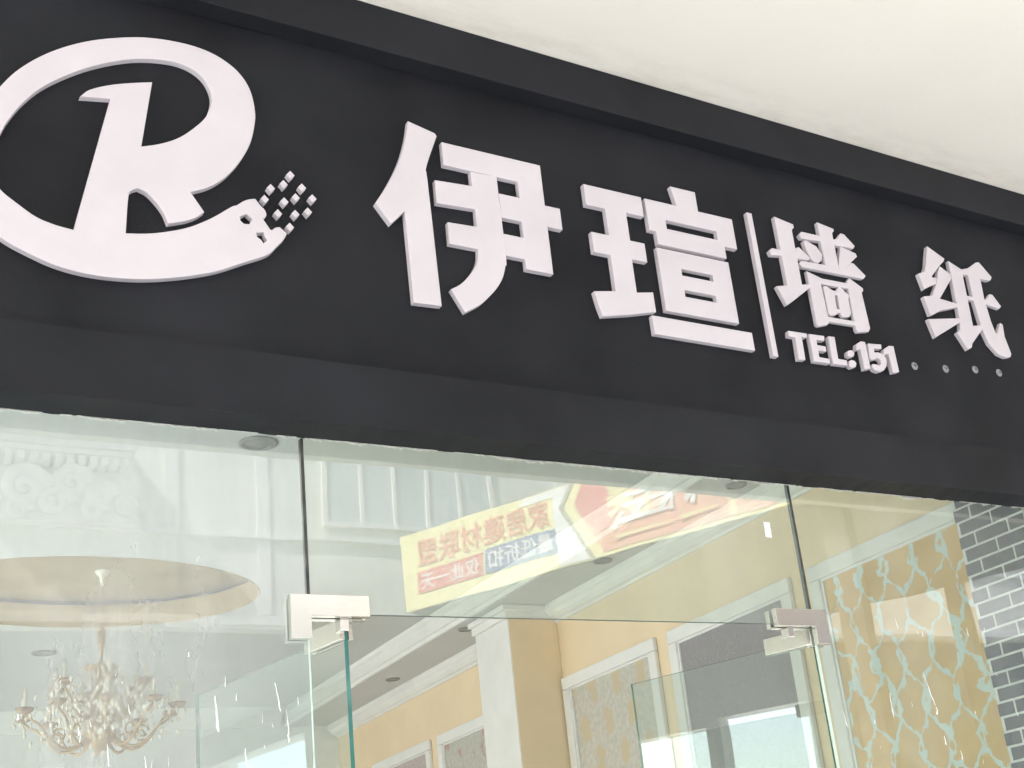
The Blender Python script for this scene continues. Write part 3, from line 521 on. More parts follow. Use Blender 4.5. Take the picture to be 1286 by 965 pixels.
# ------------------------------------------------------------------ raised lettering
# outlines of the raised letters in facade metres: x along the wall, z up
LET = json.loads('''{"yi_a":[[[[1.4407,3.9398],[1.5253,3.9193],[1.5303,3.9113],[1.5206,3.8852],[1.5102,3.8579],[1.5001,3.8312],[1.4915,3.807],[1.4855,3.787],[1.4828,3.7783],[1.4825,3.7796],[1.4837,3.7805],[1.4856,3.7704],[1.4871,3.7389],[1.4885,3.68],[1.4904,3.6009],[1.4925,3.5102],[1.4946,3.4166],[1.4967,3.3288],[1.4116,3.3254],[1.4066,3.6234],[1.3596,3.5704],[1.3177,3.6288],[1.3252,3.6418],[1.3329,3.6548],[1.3405,3.6677],[1.3479,3.6806],[1.3549,3.6934],[1.3617,3.7059],[1.3681,3.7184],[1.3744,3.7308],[1.3803,3.7431],[1.3861,3.7555],[1.3915,3.7678],[1.3967,3.78],[1.4017,3.7923],[1.4064,3.8046],[1.4109,3.8171],[1.4151,3.83],[1.4191,3.8432],[1.4228,3.8564],[1.4263,3.8694],[1.4294,3.882],[1.4321,3.894],[1.4345,3.9056],[1.4365,3.917],[1.4386,3.9283]]]],
"yi_b":[[[[1.5475,3.8933],[1.8872,3.8933],[1.8872,3.7463],[1.9414,3.7463],[1.9414,3.6722],[1.887,3.6722],[1.887,3.5041],[1.7948,3.5041],[1.7948,3.5381],[1.7284,3.5381],[1.7284,3.6115],[1.7984,3.6115],[1.7984,3.6711],[1.7282,3.6711],[1.7282,3.7537],[1.8006,3.7537],[1.8006,3.8148],[1.726,3.8148],[1.6368,3.8148],[1.5475,3.8148]]]],
"yi_c":[[[[1.6365,3.8098],[1.7242,3.813],[1.7249,3.7541],[1.7257,3.6913],[1.7264,3.6304],[1.7269,3.5772],[1.7269,3.5373],[1.7265,3.5149],[1.7257,3.5059],[1.7247,3.5045],[1.7233,3.5049],[1.7215,3.5011],[1.7194,3.4928],[1.7169,3.4842],[1.7141,3.4753],[1.7109,3.4666],[1.7075,3.4584],[1.7037,3.4507],[1.6996,3.4433],[1.6952,3.4361],[1.6906,3.429],[1.6856,3.422],[1.6805,3.4151],[1.6751,3.4084],[1.6694,3.4018],[1.6635,3.3952],[1.6573,3.3884],[1.6509,3.3816],[1.6444,3.3747],[1.6376,3.3678],[1.6303,3.3609],[1.6222,3.3541],[1.6132,3.3475],[1.6034,3.3409],[1.5932,3.3344],[1.5828,3.3279],[1.5727,3.3214],[1.5344,3.3881],[1.5406,3.3922],[1.5469,3.3961],[1.5531,3.4002],[1.5592,3.4044],[1.5651,3.4091],[1.5708,3.4142],[1.5763,3.4196],[1.5817,3.4253],[1.5869,3.4312],[1.5921,3.4373],[1.5972,3.4436],[1.6023,3.4501],[1.6073,3.4568],[1.612,3.4635],[1.6162,3.4704],[1.6201,3.4773],[1.6236,3.4843],[1.6268,3.4914],[1.6295,3.4986],[1.6317,3.5058],[1.6333,3.513],[1.6343,3.5203],[1.6349,3.5276],[1.6354,3.5349],[1.6361,3.5422],[1.5428,3.5425],[1.5436,3.6131],[1.6392,3.6171],[1.6405,3.6806],[1.5129,3.6746],[1.5139,3.7511],[1.6374,3.759]]]],
"xuan_a":[[[[2.0459,3.8616],[2.2679,3.8616],[2.2679,3.7898],[2.1973,3.7898],[2.1973,3.6829],[2.2533,3.6829],[2.2533,3.6159],[2.1932,3.6159],[2.1932,3.4914],[2.2579,3.5037],[2.2579,3.4348],[2.1499,3.4069],[2.051,3.3859],[2.0414,3.4202],[2.0324,3.4687],[2.1136,3.4829],[2.1136,3.6141],[2.0513,3.6141],[2.0513,3.6857],[2.1181,3.6857],[2.1181,3.7868],[2.0459,3.7868]]]],
"xuan_b":[[[[2.4018,3.9353],[2.5033,3.9353],[2.5033,3.8591],[2.6488,3.8591],[2.6488,3.7418],[2.594,3.7418],[2.594,3.6957],[2.3119,3.6957],[2.3119,3.7425],[2.2847,3.7425],[2.2847,3.8614],[2.4164,3.8614]],[[2.3565,3.7968],[2.5719,3.7968],[2.5719,3.7603],[2.3565,3.7603]]]],
"xuan_c":[[[[2.3024,3.6791],[2.5983,3.6791],[2.5983,3.4478],[2.3024,3.4478]],[[2.3897,3.6179],[2.5214,3.6179],[2.5214,3.5904],[2.3897,3.5904]],[[2.3886,3.5384],[2.5194,3.5384],[2.5194,3.5108],[2.3886,3.5108]]]],
"xuan_d":[[[[2.2422,3.4188],[2.6474,3.4188],[2.6474,3.3549],[2.2422,3.3549]]]],
"bar":[[[[2.7255,3.9037],[2.7455,3.9037],[2.7455,3.3456],[2.7255,3.3456]]]],
"qiang":[[[[2.8542,3.9131],[2.9355,3.8992],[2.9361,3.8884],[2.9241,3.8766],[2.9205,3.6502],[2.854,3.6383]]],
[[[2.8137,3.777],[2.8531,3.7778],[2.9273,3.7817],[2.9283,3.7997],[2.9435,3.8065],[2.9871,3.7717],[2.9789,3.7636],[2.9254,3.7598],[2.8517,3.7578],[2.8051,3.7514],[2.8003,3.7647]]],
[[[2.8043,3.6242],[2.9608,3.6595],[2.9619,3.6512],[2.852,3.5703],[2.8346,3.5596]]],
[[[3.0636,3.9346],[3.1364,3.923],[3.1367,3.9164],[3.1256,3.9057],[3.1221,3.7527],[3.0601,3.7531]]],
[[[2.9741,3.8771],[3.0584,3.8779],[3.1302,3.877],[3.1444,3.8815],[3.1727,3.9115],[3.1875,3.91],[3.229,3.8705],[3.2212,3.8605],[3.1283,3.856],[3.058,3.8579],[2.9681,3.8512],[2.9603,3.8632]]],
[[[2.9746,3.8388],[2.9884,3.8444],[3.0319,3.8284],[3.0523,3.7996],[3.0448,3.7763],[3.0291,3.7635],[3.0097,3.7614],[2.9966,3.7724],[2.9817,3.8021]]],
[[[3.158,3.8525],[3.2266,3.8381],[3.2306,3.8276],[3.1495,3.7589],[3.1263,3.7617]]],
[[[2.9473,3.7532],[3.0623,3.7567],[3.1526,3.7584],[3.1935,3.791],[3.2065,3.7907],[3.254,3.7497],[3.2422,3.7375],[3.2254,3.7361],[2.9432,3.7299],[2.9348,3.7417]]],
[[[2.9628,3.7132],[3.0257,3.6969],[3.0167,3.6856],[3.0193,3.5234],[3.0121,3.5118],[2.9687,3.4982],[2.9604,3.5021]]],
[[[3.0211,3.6961],[3.157,3.699],[3.1484,3.6801],[3.0203,3.6772]]],
[[[3.1697,3.7232],[3.2272,3.6924],[3.2263,3.684],[3.2158,3.674],[3.2201,3.5288],[3.2099,3.5149],[3.1555,3.5043],[3.1499,3.5125],[3.1558,3.707]]],
[[[3.0194,3.5418],[3.1594,3.5442],[3.1523,3.5293],[3.0217,3.5254]]],
[[[3.0307,3.6656],[3.0442,3.6691],[3.0754,3.6548],[3.076,3.6442],[3.0725,3.5663],[3.061,3.5581],[3.0377,3.5527],[3.03,3.5593]]],
[[[3.1049,3.6762],[3.1159,3.6765],[3.1495,3.6489],[3.1412,3.6366],[3.1402,3.5748],[3.1287,3.5622],[3.0984,3.5557],[3.0909,3.564],[3.0948,3.6609]]],
[[[3.0748,3.6574],[3.1024,3.6558],[3.1023,3.645],[3.0745,3.6434]]],
[[[3.0694,3.5843],[3.0968,3.5825],[3.0952,3.5711],[3.0686,3.5709]]]],
"zhi":[[[[3.6341,3.9466],[3.7145,3.909],[3.7075,3.8982],[3.6781,3.8737],[3.6114,3.8087],[3.6419,3.8068],[3.6308,3.7845],[3.5795,3.7615],[3.5601,3.7489],[3.5476,3.8109],[3.5826,3.8254],[3.6011,3.8591],[3.6143,3.8967]]],
[[[3.6797,3.8669],[3.7272,3.8417],[3.7292,3.8244],[3.6963,3.7893],[3.6308,3.7171],[3.6662,3.7146],[3.7271,3.7105],[3.721,3.6979],[3.6229,3.6673],[3.5721,3.6408],[3.5604,3.6372],[3.5469,3.7112],[3.5971,3.7245],[3.6423,3.7912],[3.6606,3.8353]]],
[[[3.5432,3.6147],[3.714,3.6451],[3.7237,3.6409],[3.717,3.6313],[3.5823,3.5566],[3.5608,3.5439]]],
[[[3.7398,3.902],[3.8018,3.878],[3.8029,3.8646],[3.7885,3.6243],[3.853,3.6385],[3.8342,3.6153],[3.76,3.5469],[3.7504,3.5285],[3.7284,3.5169],[3.6905,3.5817],[3.7111,3.5962],[3.7227,3.6379],[3.7352,3.8196]]],
[[[3.7971,3.8748],[3.8474,3.8908],[3.9051,3.9276],[3.922,3.932],[3.9772,3.8757],[3.9672,3.8618],[3.9519,3.8578],[3.9015,3.857],[3.8696,3.865],[3.8003,3.8564]]],
[[[3.8393,3.8654],[3.9031,3.8621],[3.9029,3.8262],[3.8986,3.766],[3.9004,3.725],[3.9041,3.667],[3.9139,3.6161],[3.928,3.6125],[3.9382,3.6315],[3.9608,3.6643],[3.971,3.6601],[3.9643,3.6064],[3.9778,3.533],[3.9696,3.5203],[3.9403,3.5132],[3.9014,3.522],[3.8618,3.5621],[3.8437,3.6168],[3.8343,3.7432]]],
[[[3.7878,3.7598],[3.8359,3.7599],[3.8347,3.7468],[3.7874,3.7469]]],
[[[3.8949,3.7595],[3.9128,3.7625],[3.9415,3.7913],[3.9568,3.7909],[3.9907,3.7461],[3.9768,3.7348],[3.9102,3.7432],[3.8961,3.7443]]]],
"T":[[[[2.816,3.4517],[2.8971,3.4535],[2.8927,3.4406],[2.8701,3.4402],[2.8665,3.3514],[2.8392,3.3486],[2.8431,3.4338],[2.8133,3.4338]]]],
"E":[[[[2.9108,3.4541],[2.9777,3.4566],[2.9748,3.4407],[2.9376,3.4386],[2.9358,3.4156],[2.9746,3.4152],[2.9739,3.399],[2.9357,3.3961],[2.9346,3.3685],[2.9806,3.3682],[2.9793,3.3531],[2.9093,3.3517]]]],
"L":[[[[3.0014,3.459],[3.0273,3.4602],[3.0233,3.3746],[3.0643,3.3741],[3.0623,3.3569],[2.9975,3.3545]]]],
"colon":[[[[3.0781,3.4102],[3.0867,3.4161],[3.1016,3.419],[3.1095,3.4128],[3.1036,3.3991],[3.0877,3.3921],[3.077,3.3964]]],
[[[3.0795,3.3747],[3.0891,3.3792],[3.103,3.378],[3.1084,3.3698],[3.1024,3.3574],[3.0843,3.3511],[3.0738,3.3562]]]],
"one_a":[[[[3.1316,3.4485],[3.1558,3.4623],[3.1741,3.4623],[3.1735,3.3593],[3.1463,3.3525],[3.1469,3.4338],[3.1237,3.4254]]]],
"five":[[[[3.1911,3.4589],[3.2536,3.4642],[3.2518,3.4504],[3.2128,3.4454],[3.2098,3.4252],[3.2297,3.4301],[3.2575,3.4241],[3.2657,3.4055],[3.2579,3.3807],[3.2407,3.3626],[3.2163,3.3534],[3.1954,3.3565],[3.1861,3.3669],[3.1913,3.3774],[3.2109,3.3781],[3.2222,3.375],[3.2342,3.3833],[3.2376,3.3996],[3.2261,3.4078],[3.2123,3.407],[3.2043,3.3988],[3.1837,3.3979]]]],
"one_b":[[[[3.2676,3.4487],[3.2959,3.4652],[3.3162,3.4666],[3.3161,3.3661],[3.2878,3.3587],[3.2852,3.4353],[3.2599,3.4277]]]],
"logo":[[[[0.2781,3.5181],[0.2776,3.5334],[0.2776,3.549],[0.278,3.5647],[0.2791,3.5805],[0.2808,3.5963],[0.2831,3.6124],[0.286,3.6288],[0.2895,3.6451],[0.2937,3.6611],[0.2985,3.6762],[0.3043,3.6904],[0.311,3.704],[0.3182,3.7171],[0.3255,3.7298],[0.3327,3.7423],[0.3395,3.7544],[0.3461,3.7661],[0.3529,3.7776],[0.3601,3.7889],[0.3681,3.8003],[0.3769,3.8118],[0.3863,3.8234],[0.3963,3.8348],[0.4066,3.8461],[0.4172,3.8569],[0.428,3.8673],[0.4391,3.8775],[0.4506,3.8873],[0.4624,3.8969],[0.4745,3.9061],[0.4871,3.9152],[0.5001,3.9241],[0.5134,3.9327],[0.5269,3.9409],[0.5403,3.9485],[0.5539,3.9557],[0.5676,3.9623],[0.5814,3.9685],[0.595,3.9744],[0.6083,3.9798],[0.621,3.9849],[0.6334,3.9897],[0.6456,3.994],[0.6581,3.998],[0.6711,4.0017],[0.6848,4.005],[0.699,4.008],[0.7135,4.0106],[0.7281,4.0128],[0.7426,4.0145],[0.7573,4.0157],[0.7724,4.0166],[0.7874,4.0169],[0.802,4.0166],[0.8157,4.0157],[0.8286,4.0143],[0.8408,4.0123],[0.8526,4.0096],[0.864,4.0063],[0.8752,4.0021],[0.8864,3.997],[0.8975,3.9911],[0.9082,3.9845],[0.9183,3.9772],[0.9274,3.9692],[0.9355,3.9606],[0.9429,3.9514],[0.9495,3.9414],[0.9554,3.9308],[0.9604,3.9193],[0.9646,3.9065],[0.968,3.8924],[0.9706,3.8778],[0.9725,3.8635],[0.9737,3.8503],[0.9742,3.8385],[0.9739,3.8276],[0.973,3.8171],[0.9715,3.8065],[0.9698,3.7953],[0.9678,3.7834],[0.9654,3.7711],[0.9625,3.7586],[0.9591,3.7461],[0.9552,3.7338],[0.9507,3.7217],[0.9456,3.7097],[0.94,3.6978],[0.9339,3.686],[0.9275,3.6743],[0.9206,3.6626],[0.9133,3.6508],[0.9056,3.6393],[0.8976,3.6281],[0.8894,3.6178],[0.8811,3.6081],[0.8726,3.599],[0.8638,3.5905],[0.8548,3.5826],[0.8453,3.5752],[0.8354,3.5685],[0.8251,3.5627],[0.8144,3.5572],[0.8038,3.5519],[0.7932,3.5464],[0.8284,3.4929],[0.8245,3.4891],[0.8208,3.4852],[0.817,3.4813],[0.8129,3.4775],[0.8084,3.4738],[0.8036,3.4703],[0.7985,3.467],[0.793,3.4637],[0.787,3.4605],[0.7804,3.4571],[0.7728,3.4537],[0.7643,3.4503],[0.7554,3.4468],[0.7464,3.4434],[0.7376,3.4399],[0.7354,3.4464],[0.7332,3.453],[0.731,3.4596],[0.7285,3.466],[0.7256,3.4721],[0.722,3.4781],[0.718,3.484],[0.7138,3.4897],[0.7095,3.4951],[0.7053,3.5001],[0.7012,3.5048],[0.6972,3.5092],[0.6932,3.5132],[0.6891,3.5168],[0.685,3.52],[0.6808,3.5224],[0.6765,3.5243],[0.6721,3.5258],[0.6678,3.5272],[0.6634,3.5288],[0.6603,3.527],[0.657,3.5254],[0.6538,3.5236],[0.6508,3.5215],[0.6481,3.5188],[0.6457,3.5166],[0.6435,3.5152],[0.6416,3.5127],[0.6398,3.5073],[0.6382,3.4971],[0.6367,3.4807],[0.6354,3.4594],[0.6343,3.4352],[0.6332,3.4103],[0.6321,3.3868],[0.6426,3.3887],[0.6532,3.3905],[0.6637,3.3923],[0.6743,3.3944],[0.6849,3.3969],[0.6956,3.3998],[0.7063,3.403],[0.7171,3.4065],[0.728,3.4103],[0.7388,3.4144],[0.7498,3.4188],[0.7608,3.4233],[0.7718,3.4282],[0.7829,3.4336],[0.794,3.4397],[0.8054,3.4465],[0.8169,3.4541],[0.8284,3.4621],[0.8397,3.4704],[0.8508,3.4788],[0.8619,3.4879],[0.8734,3.4979],[0.8843,3.5078],[0.8941,3.5165],[0.9018,3.5232],[0.907,3.5271],[0.9101,3.5288],[0.912,3.5294],[0.9138,3.53],[0.9165,3.5317],[0.92,3.5347],[0.9239,3.5383],[0.9279,3.5421],[0.9318,3.5458],[0.9355,3.5488],[0.939,3.5512],[0.9423,3.5533],[0.9455,3.555],[0.9487,3.5566],[0.9518,3.558],[0.9549,3.5593],[0.9579,3.5603],[0.9608,3.5612],[0.9638,3.562],[0.9668,3.5629],[0.9697,3.5591],[0.9727,3.5551],[0.9757,3.5511],[0.9785,3.5475],[0.981,3.5444],[0.9833,3.5421],[0.9853,3.5404],[0.9871,3.539],[0.9887,3.5375],[0.9902,3.5356],[0.9916,3.5333],[0.9929,3.5306],[0.994,3.5279],[0.9948,3.5252],[0.9952,3.5228],[0.9952,3.5206],[0.9948,3.5185],[0.9941,3.5165],[0.9932,3.5146],[0.9922,3.5129],[0.991,3.5113],[0.9895,3.5099],[0.9879,3.5086],[0.9863,3.5073],[0.9847,3.506],[1.0045,3.4755],[1.0112,3.4747],[1.0129,3.4767],[1.0145,3.4788],[1.0161,3.4808],[1.0179,3.4826],[1.0197,3.4842],[1.0218,3.4854],[1.024,3.4863],[1.0262,3.4871],[1.0285,3.4879],[1.0308,3.4887],[1.0499,3.4735],[1.0481,3.4696],[1.0465,3.4657],[1.0448,3.4618],[1.0428,3.4578],[1.0404,3.4537],[1.0376,3.4497],[1.0346,3.4457],[1.0313,3.4416],[1.0275,3.4371],[1.0233,3.4319],[1.0189,3.426],[1.0144,3.4194],[1.0093,3.4125],[1.0031,3.4054],[0.9952,3.3985],[0.9852,3.3918],[0.9736,3.3851],[0.9608,3.3784],[0.9474,3.3714],[0.934,3.3642],[0.9202,3.3565],[0.9058,3.3482],[0.8911,3.3399],[0.8764,3.3319],[0.862,3.3247],[0.8479,3.3184],[0.8339,3.3126],[0.8199,3.3073],[0.8061,3.3023],[0.7923,3.2975],[0.7786,3.2929],[0.765,3.2886],[0.7515,3.2846],[0.738,3.2808],[0.7246,3.2773],[0.7113,3.274],[0.698,3.271],[0.6848,3.2683],[0.6717,3.2659],[0.6586,3.2637],[0.6456,3.2619],[0.6327,3.2603],[0.6198,3.259],[0.607,3.258],[0.5942,3.2573],[0.5815,3.2568],[0.5689,3.2565],[0.5563,3.2566],[0.5437,3.257],[0.5312,3.2578],[0.5187,3.259],[0.5063,3.2606],[0.4939,3.2626],[0.4815,3.265],[0.4692,3.2679],[0.4569,3.2714],[0.4447,3.2754],[0.4325,3.2798],[0.4203,3.2846],[0.4081,3.2897],[0.3956,3.2951],[0.3827,3.3007],[0.3701,3.3068],[0.3582,3.3134],[0.3476,3.3207],[0.3385,3.3284],[0.3305,3.3365],[0.3233,3.3452],[0.3168,3.3551],[0.3106,3.3666],[0.3048,3.3801],[0.2995,3.3954],[0.2948,3.4117],[0.2906,3.4282],[0.287,3.444],[0.2841,3.4589],[0.2818,3.4736],[0.2801,3.4883],[0.2789,3.503]],[[0.3235,3.5254],[0.3235,3.534],[0.3238,3.5429],[0.3245,3.5517],[0.3255,3.5605],[0.3267,3.5691],[0.3283,3.5773],[0.3302,3.5853],[0.3323,3.5933],[0.3347,3.6013],[0.3374,3.6096],[0.3402,3.618],[0.3431,3.6265],[0.3463,3.6351],[0.3499,3.6442],[0.3542,3.6539],[0.359,3.6643],[0.3643,3.6755],[0.3701,3.687],[0.3765,3.6987],[0.3834,3.7103],[0.3908,3.722],[0.3987,3.7339],[0.4072,3.7459],[0.4162,3.7577],[0.4259,3.7692],[0.4363,3.7805],[0.4475,3.7917],[0.4592,3.8027],[0.471,3.8133],[0.4827,3.8235],[0.4942,3.8332],[0.5057,3.8424],[0.5173,3.8513],[0.5291,3.8599],[0.5415,3.8684],[0.5545,3.8768],[0.568,3.8852],[0.5818,3.8933],[0.5955,3.9009],[0.6088,3.9079],[0.6215,3.9141],[0.6337,3.9198],[0.6458,3.925],[0.6582,3.9297],[0.6712,3.934],[0.6851,3.9379],[0.6999,3.9416],[0.7148,3.9447],[0.7292,3.9471],[0.7422,3.9486],[0.7538,3.9492],[0.7645,3.9491],[0.7745,3.9482],[0.7838,3.9465],[0.7928,3.9442],[0.8015,3.9411],[0.8097,3.9373],[0.8174,3.9328],[0.8244,3.9277],[0.8306,3.9222],[0.836,3.9162],[0.8406,3.9095],[0.8446,3.9024],[0.8479,3.895],[0.8507,3.8876],[0.853,3.8804],[0.8548,3.8731],[0.8559,3.8656],[0.8564,3.8576],[0.8559,3.8489],[0.8546,3.8391],[0.8524,3.8284],[0.8495,3.8173],[0.846,3.8064],[0.8418,3.7963],[0.8371,3.7872],[0.8318,3.7786],[0.8258,3.7703],[0.8192,3.762],[0.8122,3.7534],[0.8045,3.7442],[0.7961,3.7346],[0.7873,3.725],[0.7781,3.7158],[0.7688,3.7075],[0.7594,3.7],[0.7496,3.6931],[0.7396,3.6867],[0.7296,3.6808],[0.7196,3.6752],[0.7096,3.6701],[0.6996,3.6656],[0.6895,3.6615],[0.6794,3.6574],[0.6693,3.6531],[0.6971,3.8634],[0.6864,3.8598],[0.6757,3.8563],[0.665,3.8528],[0.6543,3.8491],[0.6435,3.8452],[0.6326,3.841],[0.6214,3.8366],[0.6103,3.8321],[0.5995,3.8274],[0.5891,3.8224],[0.5788,3.8171],[0.5686,3.8115],[0.5589,3.8057],[0.55,3.7999],[0.5425,3.7945],[0.5367,3.7894],[0.5323,3.7844],[0.5288,3.7796],[0.5254,3.7748],[0.5217,3.77],[0.5948,3.784],[0.5117,3.3712],[0.5027,3.3723],[0.4937,3.3732],[0.4846,3.3742],[0.4756,3.3755],[0.4668,3.3772],[0.458,3.3792],[0.4493,3.3814],[0.4407,3.3839],[0.432,3.387],[0.4234,3.3909],[0.4146,3.3956],[0.4058,3.4012],[0.397,3.4073],[0.3883,3.4135],[0.3801,3.4195],[0.3719,3.4253],[0.3637,3.4311],[0.3559,3.4369],[0.3488,3.443],[0.3431,3.4493],[0.3388,3.4559],[0.3357,3.4627],[0.3335,3.4698],[0.3317,3.477],[0.3298,3.4845],[0.328,3.4923],[0.3264,3.5004],[0.325,3.5086],[0.3241,3.517]],[[0.9231,3.4995],[0.942,3.5137],[0.9587,3.4995],[0.9496,3.4802],[0.9336,3.4783],[0.9238,3.4869]],[[0.9656,3.4604],[0.988,3.4659],[0.9903,3.4533],[0.998,3.4421],[0.9854,3.4286],[0.9777,3.4395],[0.9678,3.445]]]],
"pix":[[[[1.0587,3.6634],[1.0682,3.676],[1.079,3.6648],[1.0689,3.6515]]],
[[[1.0384,3.629],[1.0478,3.6414],[1.0585,3.6302],[1.0485,3.6171]]],
[[[1.0019,3.6078],[1.0111,3.6201],[1.0217,3.609],[1.0119,3.596]]],
[[[0.9837,3.5693],[0.9928,3.5813],[1.0033,3.5702],[0.9937,3.5575]]],
[[[1.0902,3.6299],[1.0998,3.6424],[1.1106,3.6311],[1.1004,3.6179]]],
[[[1.071,3.5937],[1.0805,3.606],[1.0912,3.5948],[1.0812,3.5817]]],
[[[1.0383,3.5737],[1.0476,3.5859],[1.0583,3.5747],[1.0484,3.5618]]],
[[[1.0192,3.532],[1.0284,3.544],[1.039,3.5329],[1.0292,3.5202]]],
[[[1.1186,3.6013],[1.1283,3.6137],[1.1392,3.6024],[1.1289,3.5892]]],
[[[1.0678,3.5404],[1.0772,3.5525],[1.0878,3.5413],[1.0778,3.5285]]],
[[[1.1039,3.5558],[1.1134,3.568],[1.1242,3.5568],[1.114,3.5438]]],
[[[1.0508,3.4963],[1.0601,3.5082],[1.0707,3.497],[1.0608,3.4844]]]],
"dots":[[3.4287,3.4124],[3.5955,3.4237],[3.7625,3.443],[3.899,3.4477]]}''')
SIGN = 'white raised lettering on the charcoal fascia'
T = 0.020
def raised(name, shapes, label, cat, bevel=0.0012, part='stroke', mats=None):
    xs = [p[0] for s_ in shapes for p in s_[0]]; zs = [p[1] for s_ in shapes for p in s_[0]]
    cx, cz = (min(xs) + max(xs)) / 2, min(zs)
    root = None
    if len(shapes) > 1:
        root = empty(name, (cx, -0.0705, cz))
    for i, loops in enumerate(shapes):
        lp = [[(a - cx, b - cz) for a, b in L] for L in loops]
        off = 0.0004 * i
        o = flat_shape(part if root else name, lp, (T - off) / 2 - bevel, bevel, M['letter'], root, facade_frame(-(T - off) / 2))
        if root is None: o.location = (cx, -0.0705, cz); root = o
    return tag(root, label, cat, SIGN)
lg = raised('logo_emblem', LET['logo'], 'white ring emblem around a bold letter R at the left of the fascia', 'emblem')
LG = Matrix.Translation(lg.location)
# the loose pixel blocks that trail off the emblem's tail are parts of the emblem
for s_ in LET['pix']:
    lp = [[(a - lg.location.x, b - lg.location.z) for a, b in L] for L in s_]
    flat_shape('pixel_block', lp, T / 2 - 0.001, 0.001, M['letter'], lg, facade_frame(-T / 2))
raised('sign_character', LET['yi_a'] + LET['yi_b'] + LET['yi_c'], 'large white character 伊, first after the ring emblem', 'sign character')
raised('sign_character', LET['xuan_a'] + LET['xuan_b'] + LET['xuan_c'] + LET['xuan_d'], 'large white character 瑄, left of the thin upright bar', 'sign character')
raised('divider_bar', LET['bar'], 'thin white upright bar between the large and small characters', 'divider')
raised('sign_character', LET['qiang'], 'smaller white character 墙 above the telephone line', 'sign character', 0.002)
raised('sign_character', LET['zhi'], 'smaller white character 纸 at the right end of the sign', 'sign character', 0.002)
raised('sign_letter', LET['T'], 'small white capital T at the start of the telephone line', 'sign letter', 0.0018)
raised('sign_letter', LET['E'], 'small white capital E in the telephone line', 'sign letter', 0.0018)
raised('sign_letter', LET['L'], 'small white capital L before the colon in the telephone line', 'sign letter', 0.0018)
raised('sign_colon', LET['colon'], 'small white colon in the telephone line', 'sign letter', 0.0018, part='dot')
raised('sign_digit', LET['one_a'], 'small white digit 1 right after the colon', 'sign digit', 0.0018)
raised('sign_digit', LET['five'], 'small white digit 5 in the telephone line', 'sign digit', 0.0018)
raised('sign_digit', LET['one_b'], 'small white digit 1 after the 5, last of the telephone line', 'sign digit', 0.0018)
for (x, z), lab in zip(LET['dots'], ('faint grey spot added for a blurred digit, right after the last digit', 'second faint grey spot added for blurred digits after the telephone line',
                                     'third faint grey spot added for blurred digits after the telephone line', 'faint grey spot added for a blurred digit under the last character, farthest right')):
    V = []; F = []; S = 16; prof = [(0.016, 0), (0.015, -0.002), (0.010, -0.004), (0.004, -0.005)]
    for r, y in prof:
        for k in range(S): V.append((r * math.cos(2 * math.pi * k / S), y, r * math.sin(2 * math.pi * k / S)))
    for i in range(3):
        for k in range(S): F.append((i * S + k, (i + 1) * S + k, (i + 1) * S + (k + 1) % S, i * S + (k + 1) % S))
    F.append(tuple(3 * S + k for k in range(S)))
    o = mesh_obj('blur_spot', V, F, M['spot'], None, smooth=True); o.location = (x, -0.0702, z)  # added disc standing in for blurred-out digits, not a real fixing
    tag(o, lab, 'spot', 'spots added for blurred digits after the telephone line')

# ------------------------------------------------------------------ shop glass
def pane_mesh(name, x0, x1, z0, z1, gm, em, parent, y0=0.0, y1=0.012):
    v, f = box_data(x0, x1, y0, y1, z0, z1)
    return mesh_obj(name, v, f, [gm, em], parent, mi=[1, 1, 0, 1, 0, 1])

def drips(name, spots, parent, ox, oz, y=-0.0012):
    V = []; F = []
    for (x, z, ln, w, tilt) in spots:
        n = 7; k0 = len(V)
        for i in range(n):
            t = i / (n - 1); ww = w * (0.35 + 0.65 * t ** 1.5) * (1 if i < n - 1 else 0.4) * random.uniform(0.7, 1.2)
            cx = x - ox + tilt * t + random.uniform(-1, 1) * w * 0.25; cz = z - oz - ln * t
            V += [(cx - ww / 2, -0.0003, cz), (cx, y, cz), (cx + ww / 2, -0.0003, cz)]
        for i in range(n - 1):
            a = k0 + i * 3; F += [(a, a + 1, a + 4, a + 3), (a + 1, a + 2, a + 5, a + 4)]
    return tag(mesh_obj(name, V, F, M['paint'], parent, smooth=True), kind='stuff')

lp = empty('fixed_glass_pane', (0.35, 0, 0)); tag(lp, 'dusty fixed glass pane left of the doorway, chandelier behind it', 'glass pane', 'fixed shop front glass')
pane_mesh('glass', -0.75, 0.746, 0.0, 2.95, M['glass_left'], M['edge_pale'], lp)
sp = [(0.860, 2.235, 0.085, 0.007, 0.006), (0.928, 2.11, 0.075, 0.007, 0.006), (1.004, 2.265, 0.07, 0.0045, 0.012), (1.030, 2.20, 0.05, 0.003, 0.004),
      (1.033, 2.155, 0.035, 0.006, 0), (0.436, 2.20, 0.012, 0.006, 0), (0.62, 2.13, 0.05, 0.004, 0.004), (0.70, 2.10, 0.04, 0.004, 0.004),
      (0.56, 2.17, 0.02, 0.005, 0), (1.06, 2.23, 0.02, 0.003, 0), (0.91, 2.24, 0.018, 0.003, 0), (0.80, 2.34, 0.012, 0.004, 0)]
sp += [(random.uniform(0.45, 1.08), random.uniform(1.3, 2.3), random.uniform(0.006, 0.03), random.uniform(0.0015, 0.003), random.uniform(-0.003, 0.004)) for _ in range(45)]
drips('paint_drips', sp, lp, 0.35, 0)
for x0, x1, lab in ((-1.904, -0.404, 'fixed glass pane further left along the shop front'), (-3.0, -1.912, 'fixed glass pane at the left corner of the shop')):
    q = empty('fixed_glass_pane', ((x0 + x1) / 2, 0, 0)); tag(q, lab, 'glass pane', 'fixed shop front glass')
    h = (x1 - x0) / 2; pane_mesh('glass', -h, h, 0, 2.95, M['glass_left'], M['edge_pale'], q)
